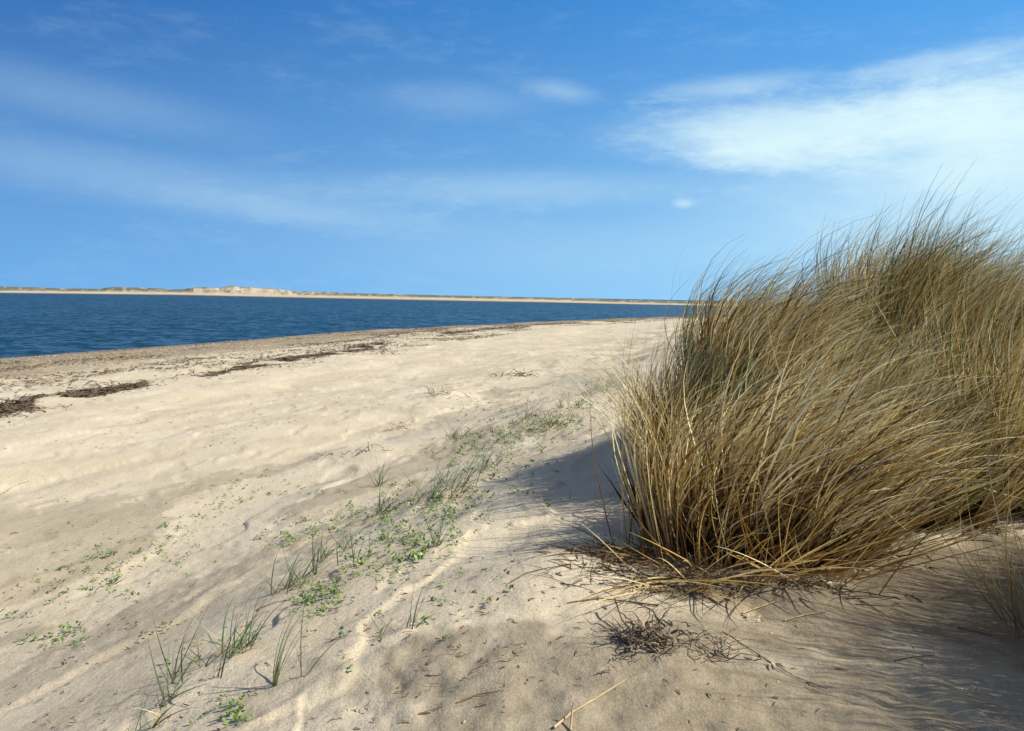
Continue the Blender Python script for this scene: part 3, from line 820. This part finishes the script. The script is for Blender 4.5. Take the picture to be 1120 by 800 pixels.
# march from the shoreline inland
seg = shore[2:11]; cum = np.concatenate([[0], np.cumsum(np.linalg.norm(np.diff(seg, axis=0), axis=1))])
tt2 = rng.uniform(-14, cum[-1], n)
sx_ = np.interp(np.maximum(tt2, 0), cum, seg[:, 0]); sy_ = np.interp(np.maximum(tt2, 0), cum, seg[:, 1])
d0 = (seg[1] - seg[0]) / np.linalg.norm(seg[1] - seg[0])
sx_ += np.minimum(tt2, 0) * d0[0]; sy_ += np.minimum(tt2, 0) * d0[1]
nx_, ny_ = .945, -.327
wob_ = 1.6 * fbm(tt2 * .08, kk * 3.1, 3, 120)
dens = fbm(tt2 * .35, kk * 7.7 + sh_ * .25, 3, 121)
xs = sx_ + nx_ * (sh_ + wob_); ys = sy_ + ny_ * (sh_ + wob_)
kp = dens > .05
xs, ys = xs[kp], ys[kp]; n = len(xs)
v, f = strip_mesh(xs, ys, U_(.05, .22, n), rng.normal(1.27, .7, n), U_(.014, .045, n), U_(.0, .025, n), rng.normal(0, .2, n))
tag(mesh_np('seaweed_crumbs', v, f, KELPM), 'loose brown crumbs of seaweed strewn in lines along the gravel beach', 'seaweed', kind='stuff')
# shells and pebbles
def stones(n, smin, smax, xs, ys, m_, name, label, cat):
    base = np.array([(1, 0, 0), (-1, 0, 0), (0, 1, 0), (0, -1, 0), (0, 0, .6), (0, 0, -.6)], float)
    fo = np.array([[0, 2, 4], [2, 1, 4], [1, 3, 4], [3, 0, 4], [2, 0, 5], [1, 2, 5], [3, 1, 5], [0, 3, 5]])
    sz = smin + (smax - smin) * rng.uniform(0, 1, n) ** 3
    a = rng.uniform(0, 6.28, n); ca, sa = np.cos(a), np.sin(a)
    B = np.repeat(base[None], n, 0) * (1 + rng.uniform(-.3, .3, (n, 6, 1)))
    x = (B[:, :, 0] * ca[:, None] - B[:, :, 1] * sa[:, None] * .7) * sz[:, None]
    y = (B[:, :, 0] * sa[:, None] + B[:, :, 1] * ca[:, None] * .7) * sz[:, None]
    z = B[:, :, 2] * sz[:, None] * .7
    V_ = np.stack([x + xs[:, None], y + ys[:, None], z + (height(xs, ys) + sz * .15)[:, None]], -1).reshape(-1, 3)
    F_ = ((np.arange(n) * 6)[:, None, None] + fo[None]).reshape(-1, 3)
    tag(mesh_np(name, V_, F_, m_, smooth=False, attrs={'tint': np.repeat(rng.uniform(0, 1, n), 6)}), label, cat, kind='stuff')
pebm, q, b, _ = mat('pebble')
r = q.n('ShaderNodeValToRGB', ins={0: q.attr('tint')}); cr = r.color_ramp
cr.elements.new(.5); cr.elements.new(.85)
for e, (p, cc) in zip(cr.elements, [(0, (.07, .05, .03)), (.4, (.24, .17, .10)), (.8, (.44, .35, .23)), (1, (.78, .72, .60))]):
    e.position = p; e.color = C(*cc)
q.set(b.inputs['Base Color'], r.outputs[0]); b.inputs['Roughness'].default_value = .7
n = 42000
tt3 = cum[-1] * rng.uniform(-.16, 1, n); tp_ = np.maximum(tt3, 0)
sh3 = rng.uniform(.1, 11.5, n)
xs = np.interp(tp_, cum, seg[:, 0]) + np.minimum(tt3, 0) * d0[0] + nx_ * sh3; ys = np.interp(tp_, cum, seg[:, 1]) + np.minimum(tt3, 0) * d0[1] + ny_ * sh3
stones(n, .008, .045, xs, ys, pebm, 'shell_gravel', 'band of brown and pale pebbles and shells beside the water', 'gravel')
n = 5200
r_ = 1.4 + 22 * rng.uniform(0, 1, n) ** 1.1; a_ = rng.uniform(R(-40), R(24), n)
xs = r_ * np.sin(a_); ys = r_ * np.cos(a_)
kp = fbm(xs * 1.2, ys * .7, 3, 133) > .02
xs, ys = xs[kp], ys[kp]; n = len(xs)
sz_ = (1 + r_[kp] * .10)
v, f = strip_mesh(xs, ys, U_(.006, .032, n) * sz_, U_(0, 6.28, n), U_(.002, .006, n) * sz_, U_(.001, .004, n), rng.normal(0, .25, n))
tag(mesh_np('plant_litter', v, f, TWIGM), 'tiny brown crumbs of dead plants sprinkled over the sand', 'plant litter', kind='stuff')
n = 6500
r_ = 1.5 + 24 * rng.uniform(0, 1, n) ** .8; a_ = rng.uniform(R(-42), R(30), n)
xs = r_ * np.sin(a_); ys = r_ * np.cos(a_)
stones(n, .0015, .009, xs, ys, pebm, 'shell_grit', 'tiny shell bits and grit sprinkled over the dry sand', 'shell grit')
print('verts total', sum(len(o.data.vertices) for o in bpy.data.objects if o.type == 'MESH'))
